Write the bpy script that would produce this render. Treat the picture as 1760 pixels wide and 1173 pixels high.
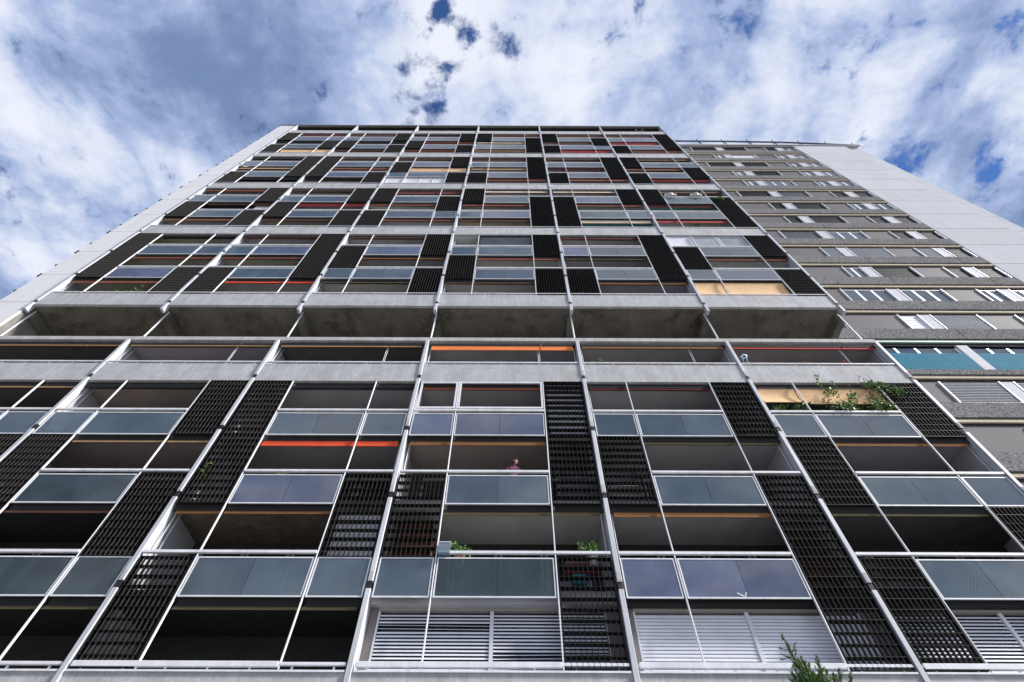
import bpy, bmesh, math, random
from mathutils import Vector, Matrix
random.seed(7)
for o in list(bpy.data.objects): bpy.data.objects.remove(o)
scene = bpy.context.scene
col = scene.collection

# ------------------------------------------------------------------ camera
PITCH, YAW, ROLL = 0.957990, 0.000358, 0.003587
CAM = Vector((22.4348, -12.4297, 1.6))
cd = bpy.data.cameras.new('camera'); cam = bpy.data.objects.new('camera', cd); col.objects.link(cam)
cd.sensor_fit = 'HORIZONTAL'; cd.sensor_width = 36.0; cd.lens = 18.0; cd.clip_start = 0.1; cd.clip_end = 6000
fw = Vector((math.sin(YAW)*math.cos(PITCH), math.cos(YAW)*math.cos(PITCH), math.sin(PITCH)))
rt = Vector((math.cos(YAW), -math.sin(YAW), 0)); up = rt.cross(fw)
r2 = rt*math.cos(ROLL)+up*math.sin(ROLL); u2 = up*math.cos(ROLL)-rt*math.sin(ROLL)
cam.matrix_world = Matrix(((r2.x, u2.x, -fw.x, CAM.x), (r2.y, u2.y, -fw.y, CAM.y), (r2.z, u2.z, -fw.z, CAM.z), (0, 0, 0, 1)))
scene.camera = cam

# ------------------------------------------------------------------ sun, sky, exposure
SUN_EL, SUN_AZ = math.radians(37), math.radians(107)      # azimuth clockwise from +Y: on the right, grazing the facade
sdir = Vector((math.sin(SUN_AZ)*math.cos(SUN_EL), math.cos(SUN_AZ)*math.cos(SUN_EL), math.sin(SUN_EL)))
sd = bpy.data.lights.new('sun', 'SUN'); sun = bpy.data.objects.new('sun', sd); col.objects.link(sun)
sd.energy = 5.0; sd.angle = math.radians(9); sd.color = (1.0, 0.97, 0.93)
sun.rotation_euler = sdir.to_track_quat('Z', 'Y').to_euler(); sun.location = (20, -40, 90)

def build_world():
    w = bpy.data.worlds.new('World'); scene.world = w; w.use_nodes = True
    nt = w.node_tree; nt.nodes.clear(); N = nt.nodes.new; L = nt.links.new
    def node(t, **kw):
        n = N(t)
        for k_, v_ in kw.items(): setattr(n, k_, v_)
        return n
    def math_(op, a, b=None, clamp=False):
        n = node('ShaderNodeMath', operation=op, use_clamp=clamp)
        for i, v_ in enumerate((a, b)):
            if v_ is None: continue
            if isinstance(v_, (int, float)): n.inputs[i].default_value = v_
            else: L(v_, n.inputs[i])
        return n.outputs[0]
    out = node('ShaderNodeOutputWorld')
    sky = node('ShaderNodeTexSky', sky_type='NISHITA', sun_disc=False, sun_elevation=SUN_EL, sun_rotation=SUN_AZ)
    sky.altitude = 400; sky.air_density = 1.0; sky.dust_density = 0.0; sky.ozone_density = 5.0
    tc = node('ShaderNodeTexCoord'); sep = node('ShaderNodeSeparateXYZ'); L(tc.outputs['Generated'], sep.inputs[0])
    z = math_('MAXIMUM', sep.outputs[2], 0.12)
    px = math_('DIVIDE', sep.outputs[0], z); py = math_('DIVIDE', sep.outputs[1], z)
    pl = node('ShaderNodeCombineXYZ'); L(px, pl.inputs[0]); L(py, pl.inputs[1])
    P = pl.outputs[0]
    # wind-drawn domain warp
    wn = node('ShaderNodeTexNoise'); wn.inputs['Scale'].default_value = 3.2; wn.inputs['Detail'].default_value = 3; L(P, wn.inputs['Vector'])
    ws = node('ShaderNodeVectorMath', operation='SUBTRACT'); L(wn.outputs['Color'], ws.inputs[0]); ws.inputs[1].default_value = (.5, .5, .5)
    wm = node('ShaderNodeVectorMath', operation='SCALE'); L(ws.outputs[0], wm.inputs[0]); wm.inputs['Scale'].default_value = 0.12
    wa = node('ShaderNodeVectorMath', operation='ADD'); L(P, wa.inputs[0]); L(wm.outputs[0], wa.inputs[1])
    W = wa.outputs[0]
    def noise(scale, detail, rough, vec=W, off=0.0):
        mp = node('ShaderNodeMapping'); mp.inputs['Location'].default_value = (off, off*.7, off*.3); L(vec, mp.inputs['Vector'])
        n = node('ShaderNodeTexNoise'); n.inputs['Scale'].default_value = scale; n.inputs['Detail'].default_value = detail
        n.inputs['Roughness'].default_value = rough; L(mp.outputs[0], n.inputs['Vector']); return n.outputs['Fac']
    big = noise(2.1, 4, .5, off=3.1); mid = noise(6.5, 7, .6, off=1.7); fine = noise(17, 6, .62, off=8.3)
    ms = node('ShaderNodeMapping'); ms.inputs['Rotation'].default_value = (0, 0, .5); ms.inputs['Scale'].default_value = (1.0, 2.6, 1); L(W, ms.inputs['Vector'])
    wisp = noise(5.0, 8, .62, vec=ms.outputs[0], off=5.5)
    # gaps where the blue shows: planar (x, y), radius, depth
    gaps = [(-.135, .085, .042, .42), (-.155, .118, .038, .38), (-.113, .06, .036, .40), (-.085, .035, .05, .46), (-.165, .20, .05, .40), (-.13, .205, .04, .3), (.0, .10, .05, .22), (-.35, .05, .05, .16),
            (.36, .085, .045, .28), (.33, .105, .035, .25), (.18, .05, .05, .25), (.715, .262, .040, .38), (.765, .285, .036, .34), (.81, .29, .045, .22), (.915, .285, .05, .40), (.95, .315, .040, .36), (.80, .10, .035, .27), (.85, .075, .035, .28), (.90, .05, .035, .28), (.75, .125, .035, .25),
            (-1.02, .315, .05, .45), (.66, .235, .04, .2), (.58, .12, .05, .2), (-.31, .21, .04, .16)]
    w2n = node('ShaderNodeTexNoise'); w2n.inputs['Scale'].default_value = 15; w2n.inputs['Detail'].default_value = 4; L(W, w2n.inputs['Vector'])
    w2s = node('ShaderNodeVectorMath', operation='SUBTRACT'); L(w2n.outputs['Color'], w2s.inputs[0]); w2s.inputs[1].default_value = (.5, .5, .5)
    w2m = node('ShaderNodeVectorMath', operation='SCALE'); L(w2s.outputs[0], w2m.inputs[0]); w2m.inputs['Scale'].default_value = 0.14
    w2a = node('ShaderNodeVectorMath', operation='ADD'); L(W, w2a.inputs[0]); L(w2m.outputs[0], w2a.inputs[1]); W2 = w2a.outputs[0]
    tot = None
    for gx, gy, r, d in gaps:
        dn = node('ShaderNodeVectorMath', operation='DISTANCE'); L(W2, dn.inputs[0]); dn.inputs[1].default_value = (gx, gy, 0)
        mr = node('ShaderNodeMapRange', interpolation_type='SMOOTHSTEP'); L(dn.outputs['Value'], mr.inputs[0])
        mr.inputs[1].default_value = 0; mr.inputs[2].default_value = r*1.5; mr.inputs[3].default_value = d*1.12; mr.inputs[4].default_value = 0
        tot = mr.outputs[0] if tot is None else math_('ADD', tot, mr.outputs[0])
    cover = math_('ADD', math_('MULTIPLY', mid, .9), math_('MULTIPLY', fine, 2.2)); cover = math_('SUBTRACT', cover, .59)
    cover = math_('SUBTRACT', cover, tot)
    cm = node('ShaderNodeMapRange', interpolation_type='SMOOTHSTEP'); L(cover, cm.inputs[0])
    cm.inputs[1].default_value = .26; cm.inputs[2].default_value = .74; cm.inputs[3].default_value = 0.0; cm.inputs[4].default_value = 1.0
    # cloud thickness -> tone
    tone = math_('ADD', math_('ADD', math_('MULTIPLY', big, 1.0), math_('MULTIPLY', mid, .62)), math_('MULTIPLY', fine, .20))
    tone = math_('ADD', tone, math_('MULTIPLY', math_('MAXIMUM', math_('MINIMUM', px, 1.5), -1.5), .06)); tone = math_('ADD', tone, math_('MULTIPLY', wisp, .26)); tone = math_('SUBTRACT', tone, .13)
    tr = node('ShaderNodeMapRange', interpolation_type='SMOOTHSTEP'); L(tone, tr.inputs[0])
    tr.inputs[1].default_value = .66; tr.inputs[2].default_value = 1.12
    cr = node('ShaderNodeValToRGB'); L(tr.outputs[0], cr.inputs[0])
    cr.color_ramp.elements[0].color = (.20, .29, .52, 1); cr.color_ramp.elements[1].color = (.92, .96, 1.08, 1)
    e = cr.color_ramp.elements.new(.5); e.color = (.46, .57, .84, 1)
    tint = node('ShaderNodeMix', data_type='RGBA', blend_type='MULTIPLY'); tint.inputs[0].default_value = 1; L(sky.outputs[0], tint.inputs[6]); tint.inputs[7].default_value = (.70, .84, 1.10, 1)
    b1 = node('ShaderNodeBackground'); L(tint.outputs[2], b1.inputs[0]); b1.inputs[1].default_value = .10
    b2 = node('ShaderNodeBackground'); L(cr.outputs[0], b2.inputs[0]); b2.inputs[1].default_value = .70
    mx = node('ShaderNodeMixShader'); L(cm.outputs[0], mx.inputs[0]); L(b1.outputs[0], mx.inputs[1]); L(b2.outputs[0], mx.inputs[2])
    L(mx.outputs[0], out.inputs[0])
build_world()
scene.view_settings.view_transform = 'Standard'; scene.view_settings.look = 'None'
scene.view_settings.exposure = 0.4; scene.view_settings.gamma = 1.0; scene.view_settings.use_curve_mapping = False
scene.render.engine = 'CYCLES'

# ------------------------------------------------------------------ materials
MATS = {}
def mat(name, base, rough=.6, metal=0.0, var=.12, scale=3.0, streak=0.0, stain=None, bump=0.0, spec=.5, rnd=0.0, fine=0.0, fscale=60.0):
    if name in MATS: return MATS[name]
    m = bpy.data.materials.new(name); m.use_nodes = True; nt = m.node_tree; N = nt.nodes.new; L = nt.links.new
    b = nt.nodes['Principled BSDF']
    b.inputs['Roughness'].default_value = rough; b.inputs['Metallic'].default_value = metal
    b.inputs['Specular IOR Level'].default_value = spec
    geo = N('ShaderNodeNewGeometry'); pos = geo.outputs['Position']
    def noise(sc, det, stretch=(1, 1, 1), rg=.6):
        mp = N('ShaderNodeMapping'); mp.inputs['Scale'].default_value = stretch; L(pos, mp.inputs[0])
        n = N('ShaderNodeTexNoise'); n.inputs['Scale'].default_value = sc; n.inputs['Detail'].default_value = det; n.inputs['Roughness'].default_value = rg
        L(mp.outputs[0], n.inputs['Vector']); return n.outputs['Fac']
    def rng(v_, a, b_, c, d):
        n = N('ShaderNodeMapRange'); L(v_, n.inputs[0])
        for i, q in enumerate((a, b_, c, d)): n.inputs[i+1].default_value = q
        return n.outputs[0]
    def mul(colr, f):
        n = N('ShaderNodeMix'); n.data_type = 'RGBA'; n.blend_type = 'MULTIPLY'; n.inputs[0].default_value = 1.0
        if hasattr(colr, 'links'): L(colr, n.inputs[6])
        else: n.inputs[6].default_value = colr
        L(f, n.inputs[7]); return n.outputs[2]
    c = (*base, 1)
    n1 = noise(scale, 5)
    c = mul(c, rng(n1, .3, .7, 1-var, 1+var))
    if fine: c = mul(c, rng(noise(fscale, 2, rg=.8), .33, .67, 1-fine, 1+fine))
    if streak: c = mul(c, rng(noise(2.2, 6, (1.6, 1.6, .12), .7), .38, .66, 1.0+streak*.25, 1-streak))
    if stain:
        n = N('ShaderNodeMix'); n.data_type = 'RGBA'; L(rng(noise(1.1, 7, (1, 1, .6), .68), .50, .66, 0, .75), n.inputs[0]); L(c, n.inputs[6]); n.inputs[7].default_value = (*stain, 1); c = n.outputs[2]
    if rnd:
        oi = N('ShaderNodeObjectInfo'); c = mul(c, rng(oi.outputs['Random'], 0, 1, 1-rnd, 1+rnd))
    L(c, b.inputs['Base Color'])
    if bump:
        bp = N('ShaderNodeBump'); bp.inputs['Strength'].default_value = bump; bp.inputs['Distance'].default_value = .02
        L(noise(fscale if fine else 25, 4), bp.inputs['Height']); L(bp.outputs[0], b.inputs['Normal'])
    MATS[name] = m; return m

def glass(name, base, transp, rough=.08, spec=.6, pattern=0.0, ior=1.52):
    if name in MATS: return MATS[name]
    m = bpy.data.materials.new(name); m.use_nodes = True; nt = m.node_tree; N = nt.nodes.new; L = nt.links.new
    b = nt.nodes['Principled BSDF']; out = nt.nodes['Material Output']
    b.inputs['Roughness'].default_value = rough; b.inputs['IOR'].default_value = ior
    oi = N('ShaderNodeObjectInfo'); geo = N('ShaderNodeNewGeometry')
    r = N('ShaderNodeMapRange'); L(oi.outputs['Random'], r.inputs[0]); r.inputs[3].default_value = .8; r.inputs[4].default_value = 1.2
    mm = N('ShaderNodeMix'); mm.data_type = 'RGBA'; mm.blend_type = 'MULTIPLY'; mm.inputs[0].default_value = 1; mm.inputs[6].default_value = (*base, 1); L(r.outputs[0], mm.inputs[7])
    ns = N('ShaderNodeTexNoise'); ns.inputs['Scale'].default_value = 1.4; ns.inputs['Detail'].default_value = 5; mps = N('ShaderNodeMapping'); mps.inputs['Scale'].default_value = (.8, 1, .9); L(geo.outputs['Position'], mps.inputs[0]); L(mps.outputs[0], ns.inputs['Vector'])
    r2_ = N('ShaderNodeMapRange'); L(ns.outputs['Fac'], r2_.inputs[0]); r2_.inputs[1].default_value = .3; r2_.inputs[2].default_value = .7; r2_.inputs[3].default_value = .75; r2_.inputs[4].default_value = 1.25
    m2 = N('ShaderNodeMix'); m2.data_type = 'RGBA'; m2.blend_type = 'MULTIPLY'; m2.inputs[0].default_value = 1; L(mm.outputs[2], m2.inputs[6]); L(r2_.outputs[0], m2.inputs[7])
    L(m2.outputs[2], b.inputs['Base Color'])
    if pattern:
        sx = N('ShaderNodeSeparateXYZ'); L(geo.outputs['Position'], sx.inputs[0]); cx_ = N('ShaderNodeCombineXYZ'); L(sx.outputs[0], cx_.inputs[0]); L(sx.outputs[2], cx_.inputs[1])
        mp = N('ShaderNodeMapping'); mp.inputs['Rotation'].default_value = (0, 0, math.radians(38)); L(cx_.outputs[0], mp.inputs[0])
        ck = N('ShaderNodeTexVoronoi'); ck.voronoi_dimensions = '2D'; ck.inputs['Scale'].default_value = 15; ck.inputs['Randomness'].default_value = .05; L(mp.outputs[0], ck.inputs['Vector'])
        bp = N('ShaderNodeBump'); bp.inputs['Strength'].default_value = pattern; bp.inputs['Distance'].default_value = .01; L(ck.outputs['Distance'], bp.inputs['Height']); L(bp.outputs[0], b.inputs['Normal'])
    tp = N('ShaderNodeBsdfTransparent'); tp.inputs[0].default_value = (.75, .85, .9, 1)
    mx = N('ShaderNodeMixShader'); mx.inputs[0].default_value = 1-transp; L(tp.outputs[0], mx.inputs[1]); L(b.outputs[0], mx.inputs[2]); L(mx.outputs[0], out.inputs[0])
    MATS[name] = m; return m

M_PIL = lambda: mat('painted_pillar', (.61, .625, .655), .5, var=.10, scale=1.2, streak=.22)
M_ALU = lambda: mat('white_aluminium', (.83, .838, .86), .4, var=.08, scale=2.5, streak=.15)
M_CON = lambda: mat('parapet_concrete', (.50, .50, .505), .85, var=.14, scale=1.6, streak=.16, stain=(.38, .37, .36), fine=.12, fscale=14)
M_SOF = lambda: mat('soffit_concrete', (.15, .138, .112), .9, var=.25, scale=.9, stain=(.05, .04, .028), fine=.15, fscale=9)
M_EDGE = lambda: mat('slab_edge_concrete', (.50, .49, .48), .85, var=.15, scale=2, streak=.2)
M_SLAB = lambda: mat('slab_concrete', (.22, .21, .20), .9, var=.15)
M_PART = lambda: mat('partition_paint', (.50, .51, .54), .7, var=.06)
M_BACK = lambda: mat('shaded_back_wall', (.045, .04, .04), .8, var=.15)  # near-black base; the balcony shade is put into the wall colour
M_DGLASS = lambda: glass('dark_door_glass', (.015, .017, .02), .0, rough=.05)
M_PANE = lambda: glass('obscure_balustrade_glass', (.085, .118, .145), .26, rough=.07, pattern=.10, ior=2.2)
M_PANES = lambda: glass('smooth_balustrade_glass', (.08, .095, .155), .04, rough=.06, pattern=.0, ior=2.1)
M_PANEC = lambda: glass('clear_balustrade_glass', (.07, .10, .11), .45, rough=.10, pattern=.10, ior=1.58)
M_BAR = lambda: mat('screen_bar_metal', (.042, .04, .039), .55, var=.2, scale=3, spec=.12)
M_SCR = lambda: mat('dark_screen_metal', (.018, .0175, .0175), .55, var=.3, scale=2, spec=.12)
M_BLK = lambda: mat('black_rubber_and_shade', (.012, .012, .013), .7)
M_CLAD = lambda: mat('white_cladding', (.80, .795, .80), .75, var=.04, scale=.6, streak=.06, spec=.1)
CEIL = {
 'g': lambda: mat('ceiling_grey', (.36, .345, .355), .85, var=.10, scale=1.2, rnd=.18),
 'l': lambda: mat('ceiling_light', (.56, .55, .54), .85, var=.08, scale=1.2, rnd=.1),
 'b': lambda: mat('ceiling_brown', (.30, .25, .23), .85, var=.12, scale=1.2, rnd=.15),
 'o': lambda: mat('ceiling_olive', (.33, .32, .25), .85, var=.10, scale=1.2, rnd=.15),
 'v': lambda: mat('ceiling_mauve', (.38, .35, .41), .85, var=.08, scale=1.2, rnd=.1),
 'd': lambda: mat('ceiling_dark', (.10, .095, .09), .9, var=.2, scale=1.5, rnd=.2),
 'k': lambda: mat('ceiling_shade_black', (.018, .018, .018), .9, var=.2),  # near-black base paints deep shade into the darkest balconies
 'c': lambda: mat('ceiling_bare_concrete', (.16, .125, .10), .95, var=.3, scale=3, stain=(.09, .07, .055)),
 't': lambda: mat('ceiling_teal', (.16, .40, .35), .8, var=.08),
 'n': lambda: mat('ceiling_green', (.20, .28, .20), .8, var=.08),
 'y': lambda: mat('ceiling_yellow', (.50, .47, .30), .8, var=.08),
}
FAB = {
 'rust': (.28, .085, .04), 'brown': (.13, .06, .035), 'red': (.42, .03, .025), 'dred': (.12, .018, .016), 'orange': (.90, .24, .06), 'fire': (.80, .09, .03),
 'tan': (.50, .32, .16), 'ochre': (.27, .12, .035), 'olive': (.11, .09, .04), 'peach': (.86, .55, .28), 'cream': (.80, .65, .48), 'black': (.015, .014, .014)}
def fab(n): return mat('awning_'+n, FAB[n], .85, var=.10, scale=4)

# ------------------------------------------------------------------ mesh helpers
WL = {}
MESH = {}
def link(name, me, w, parent=None):
    o = bpy.data.objects.new(name, me); col.objects.link(o); w = Vector(w); WL[o.name] = w
    if parent is not None:
        o.parent = parent; o.location = w - WL[parent.name]
    else: o.location = w
    return o
class MB:
    def __init__(s): s.v = []; s.f = []; s.mi = []
    def box(s, x0, x1, y0, y1, z0, z1, m=0):
        n = len(s.v); s.v += [(x0, y0, z0), (x1, y0, z0), (x1, y1, z0), (x0, y1, z0), (x0, y0, z1), (x1, y0, z1), (x1, y1, z1), (x0, y1, z1)]
        s.f += [tuple(n+i for i in q) for q in ((0, 3, 2, 1), (4, 5, 6, 7), (0, 1, 5, 4), (1, 2, 6, 5), (2, 3, 7, 6), (3, 0, 4, 7))]; s.mi += [m]*6
    def tube(s, a, b, r, r2=None, n=8, m=0):
        a, b = Vector(a), Vector(b); d = (b-a).normalized(); r2 = r if r2 is None else r2
        u = d.orthogonal().normalized(); w = d.cross(u); k0 = len(s.v)
        for c, rr in ((a, r), (b, r2)):
            for i in range(n):
                t = 2*math.pi*i/n; s.v.append(tuple(c+u*math.cos(t)*rr+w*math.sin(t)*rr))
        for i in range(n): s.f.append((k0+i, k0+(i+1) % n, k0+n+(i+1) % n, k0+n+i)); s.mi.append(m)
        s.f.append(tuple(k0+i for i in reversed(range(n)))); s.f.append(tuple(k0+n+i for i in range(n))); s.mi += [m, m]
    def leaf(s, c, d, nrm, ln, wd, m=0):
        c, d = Vector(c), Vector(d).normalized(); sd_ = d.cross(Vector(nrm))
        if sd_.length < 1e-3: sd_ = d.orthogonal()
        sd_.normalize(); nn = sd_.cross(d); n = len(s.v)
        s.v += [tuple(c), tuple(c+d*ln*.45+sd_*wd*.5-nn*wd*.12), tuple(c+d*ln), tuple(c+d*ln*.45-sd_*wd*.5-nn*wd*.12)]
        s.f += [(n, n+1, n+2), (n, n+2, n+3)]; s.mi += [m, m]
    def mesh(s, name, mats):
        me = bpy.data.meshes.new(name); me.from_pydata(s.v, [], s.f)
        for q in (mats if isinstance(mats, (list, tuple)) else [mats]): me.materials.append(q)
        me.polygons.foreach_set('material_index', s.mi); me.update(); return me
    def build(s, name, mats, parent=None, origin=None):
        if origin is None:
            xs = [p[0] for p in s.v]; ys = [p[1] for p in s.v]; zs = [p[2] for p in s.v]
            origin = ((min(xs)+max(xs))/2, (min(ys)+max(ys))/2, min(zs))
        ox, oy, oz = origin
        s.v = [(a-ox, b-oy, c-oz) for a, b, c in s.v]
        return link(name, s.mesh(name, mats), origin, parent)
def bevel_mesh(me, w):
    bm = bmesh.new(); bm.from_mesh(me); bmesh.ops.bevel(bm, geom=bm.edges[:], offset=w, segments=1, affect='EDGES'); bm.to_mesh(me); bm.free()
def box(name, x0, x1, y0, y1, z0, z1, m, parent, bev=0.0):
    key = (round(x1-x0, 3), round(y1-y0, 3), round(z1-z0, 3), m.name, bev, name)
    if key not in MESH:
        hx, hy, h = (x1-x0)/2, (y1-y0)/2, z1-z0; b = MB(); b.box(-hx, hx, -hy, hy, 0, h); me = b.mesh(name, m)
        if bev: bevel_mesh(me, bev)
        MESH[key] = me
    return link(name, MESH[key], ((x0+x1)/2, (y0+y1)/2, z0), parent)
def empty(name, w, label=None, cat=None, group=None):
    o = link(name, None, w); o.empty_display_size = .3
    if label: tag(o, label, cat, group)
    return o
def tag(o, label, cat, group=None):
    o['label'] = label; o['category'] = cat
    if group: o['group'] = group
    return o

H, S = 2.75, 6.29459
def Z(k): return 22.33+H*k
def bx(b): return b*S

# ------------------------------------------------------------------ ground
gm = MB(); gm.v = [(-1500, -1500, 0), (1500, -1500, 0), (1500, 1500, 0), (-1500, 1500, 0)]; gm.f = [(0, 1, 2, 3)]; gm.mi = [0]
g = gm.build('ground', mat('ground_paving', (.19, .187, .182), .9, var=.15, scale=.5, fine=.1, fscale=8), None, (0, 0, 0)); g['kind'] = 'structure'

# ------------------------------------------------------------------ tower
tower = empty('apartment_tower', (bx(3), 6, 0), 'tall concrete apartment tower with glazed balconies, dark grid screens and coloured awnings', 'building')
T = tower
# core, roof, back walls
b = MB(); b.box(-1.75, bx(6)+.08, 2.25, 14, 0, Z(13.02)); b.build('core', M_SLAB(), T)
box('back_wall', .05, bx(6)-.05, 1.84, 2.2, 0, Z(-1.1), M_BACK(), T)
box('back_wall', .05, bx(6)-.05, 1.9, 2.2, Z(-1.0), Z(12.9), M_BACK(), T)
box('roof_slab', -1.8, bx(6)+.1, -.06, 14, Z(13.05), Z(13.13), M_SLAB(), T)
box('roof_slab', 0, bx(6)+.1, .0, 2.2, Z(-1.108), Z(-1.017), M_EDGE(), T, .012)     # roof of the lower block
# pillars, one segment a storey with a dark joint between
for i in range(7):
    x = bx(i)
    for k in range(-8, 13):
        z0, z1 = Z(k+.035), Z(k+.965)
        if k == -1: continue
        if k == -8: z0 = 0
        if k == 12: z1 = Z(13.045)
        if k == -2: z1 = Z(-1.115)
        if k == 0: z0 = Z(.035)
        p = box('pillar', x-.066, x+.066, -.06, .20, z0, z1, M_PIL(), T, .01)
        if k not in (-8, 0): box('joint', x-.06, x+.06, -.04, .18, Z(k-.035), Z(k+.035), M_BLK(), p)
        if -6 <= k < -2 or k == -2:
            box('splice_plate', x-.05, x+.05, -.066, -.061, Z(k+.05), Z(k+.13), M_EDGE(), p)
    # foot of the upper block, tie rod and beam in the open storey
    p = box('pillar', x-.066, x+.066, -.06, .20, Z(-.235), Z(-.03), M_PIL(), T, .01); box('joint', x-.06, x+.06, -.04, .18, Z(-.03), Z(.035), M_BLK(), p)
    b = MB(); b.tube((x, .38, Z(-1.017)), (x, .38, Z(-.09)), .038, n=10); b.build('tie_rod', M_ALU(), T)
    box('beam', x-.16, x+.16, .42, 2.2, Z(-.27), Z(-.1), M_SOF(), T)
    b = MB(); b.tube((x+(.25 if i < 3 else -.25), 1.3, Z(-1.0)), (x+(.25 if i < 3 else -.25), 1.9, Z(-.3)), .06); b.build('strut', M_EDGE(), T)
    # party walls
    for a, c in ((-8, -1.12), (0, 13.04)):
        box('partition_wall', x-.07, x+.07, .202, 1.88, Z(a) if a > -8 else 0, Z(c), M_PART(), T)
        if i in (0, 6): continue
        b = MB(); xx = x+.14
        b.tube((xx, .42, Z(a) if a > -8 else 0), (xx, .42, Z(c)), .028, n=8); b.build('drain_pipe', M_PART(), T)
# side of tower on the right behind the end pillar
box('end_wall', bx(6)-.07, bx(6)+.07, 1.89, 2.24, 0, Z(13), M_PART(), T)

# soffits
for b_ in range(6):
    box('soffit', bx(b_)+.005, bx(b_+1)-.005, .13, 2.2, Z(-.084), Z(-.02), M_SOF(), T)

CEILT = {  # ceiling kinds for bays 0..5 by storey (ceiling over storey k)
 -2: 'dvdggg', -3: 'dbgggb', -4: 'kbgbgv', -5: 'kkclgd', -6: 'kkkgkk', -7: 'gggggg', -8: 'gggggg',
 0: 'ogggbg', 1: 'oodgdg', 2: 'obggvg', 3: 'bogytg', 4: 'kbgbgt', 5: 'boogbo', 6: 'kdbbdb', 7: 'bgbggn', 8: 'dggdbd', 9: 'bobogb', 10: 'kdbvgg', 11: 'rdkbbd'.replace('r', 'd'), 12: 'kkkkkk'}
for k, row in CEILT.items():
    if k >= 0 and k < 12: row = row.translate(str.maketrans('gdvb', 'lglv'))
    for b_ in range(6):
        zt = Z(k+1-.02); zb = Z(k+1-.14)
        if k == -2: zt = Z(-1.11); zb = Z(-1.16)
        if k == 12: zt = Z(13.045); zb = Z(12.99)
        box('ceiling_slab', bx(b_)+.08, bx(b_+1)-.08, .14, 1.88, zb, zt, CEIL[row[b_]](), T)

PARA = (-6, -2, 0, 3, 6, 9, 12)
for k in PARA:
    for b_ in range(6):
        x0, x1 = bx(b_)+.006, bx(b_+1)-.006
        top = .30
        box('parapet', x0, x1, -.01, .125, Z(k-.085), Z(k+top), M_CON(), T, .012)
        if k == 12: continue
        r = box('handrail', x0+.10, x1-.10, -.035, .04, Z(k+.328), Z(k+.352), M_ALU(), T, .008)
        for j in range(7):
            xx = x0+.35+(x1-x0-.7)*j/6
            box('bracket', xx-.02, xx+.02, .0, .04, Z(k+top), Z(k+.323), M_ALU(), r)
    if k == -6:
        for b_ in range(6): box('sill', bx(b_)+.1, bx(b_+1)-.1, -.05, .10, Z(-5.722), Z(-5.708), M_ALU(), T)

# cell grid: g glass / o open / s screen.  rows top-down per group as O,B,O,B,O
GRP = {
 -3: dict(keys=[('O', -3), ('B', -3), ('O', -4), ('B', -4), ('O', -5), ('B', -5), ('O', -6)],
   L=['oogoggo', 'ogssogo', 'ssssoss', 'ogossgo', 'ogssogo', 'ogssoss'],
   R=['ogssogo', 'ssossgo', 'ogossgo', 'ssssoso'[:5]+'ss', 'ssossss', 'ssogsss']),
 2: dict(keys=[('O', 2), ('B', 2), ('O', 1), ('B', 1), ('O', 0)],
   L=['sssso', 'ogoss', 'ossgo', 'ogsso', 'ogoss', 'ossgo'], R=['ogoss', 'sssso', 'ssoss', 'ssoss', 'sssso', 'ssoss']),
 5: dict(keys=[('O', 5), ('B', 5), ('O', 4), ('B', 4), ('O', 3)],
   L=['ogsso', 'ogsso', 'ssoss', 'ssogo', 'ossss', 'ssogo'], R=['ssoss', 'ssoss', 'ossgo', 'ossss', 'ssogo', 'ossss']),
 8: dict(keys=[('O', 8), ('B', 8), ('O', 7), ('B', 7), ('O', 6)],
   L=['ogoss', 'sssso', 'ossgo', 'ogoss', 'ogoss', 'ssoss'], R=['sssso', 'ogoss', 'ssoss', 'sssso', 'sssso', 'ogsso']),
 11: dict(keys=[('O', 11), ('B', 11), ('O', 10), ('B', 10), ('O', 9)],
   L=['ssoss', 'ogsso', 'ogsso', 'ssogo', 'ssoss', 'ogoss'], R=['ogsso', 'ssoss', 'ssoss', 'ossss', 'ossgo', 'sssso']),
}
GRP[-3]['L'][0] = 'ogssogo'; GRP[-3]['R'][3] = 'ssssoss'
def cell_z(t, k):
    return (Z(k-.105), Z(k+.282)) if t == 'B' else (Z(k+.282), Z(k+1-.125))
SLOT = {'LM': (.0, .75), 'L': (.0, .25), 'M': (.25, .75), 'R': (.75, 1.0)}
PANE_N = [0]
def balustrade(b_, slot, k, pm=None):
    f0, f1 = SLOT[slot]; x0 = bx(b_+f0)+(.115 if f0 == 0 else .045); x1 = bx(b_+f1)-(.115 if f1 == 1 else .045)
    z0, z1 = Z(k-.11), Z(k+.278); fwid = .034
    if pm is None:
        pm = M_PANE()
        if k > -2 and (b_*7+k*3+ord(slot)) % 5 == 0: pm = M_PANES()
    key = ('bal', round(x1-x0, 3), pm.name)
    if key not in MESH:
        hx = (x1-x0)/2; h = z1-z0; m = MB()
        m.box(-hx, hx, -.015, .02, 0, fwid); m.box(-hx, hx, -.015, .02, h-fwid, h); m.box(-hx, -hx+fwid, -.015, .02, fwid, h-fwid); m.box(hx-fwid, hx, -.015, .02, fwid, h-fwid)
        MESH[key] = m.mesh('balustrade_panel', M_ALU())
        n = 2 if slot == 'M' else 1; w = (2*hx-2*fwid)
        pw = w/n-(.012 if n == 2 else 0); q = MB(); q.box(-pw/2, pw/2, -.004, .006, 0, h-2*fwid); MESH[key+('p',)] = (q.mesh('pane', pm), n, w)
    o = link('balustrade_panel', MESH[key], ((x0+x1)/2, 0, z0), T)
    me, n, w = MESH[key+('p',)]
    for j in range(n):
        link('pane', me, ((x0+x1)/2+(0 if n == 1 else (-.25 if j == 0 else .25)*w), 0, z0+fwid), o)
    return o
SLATS = [0]
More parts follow.
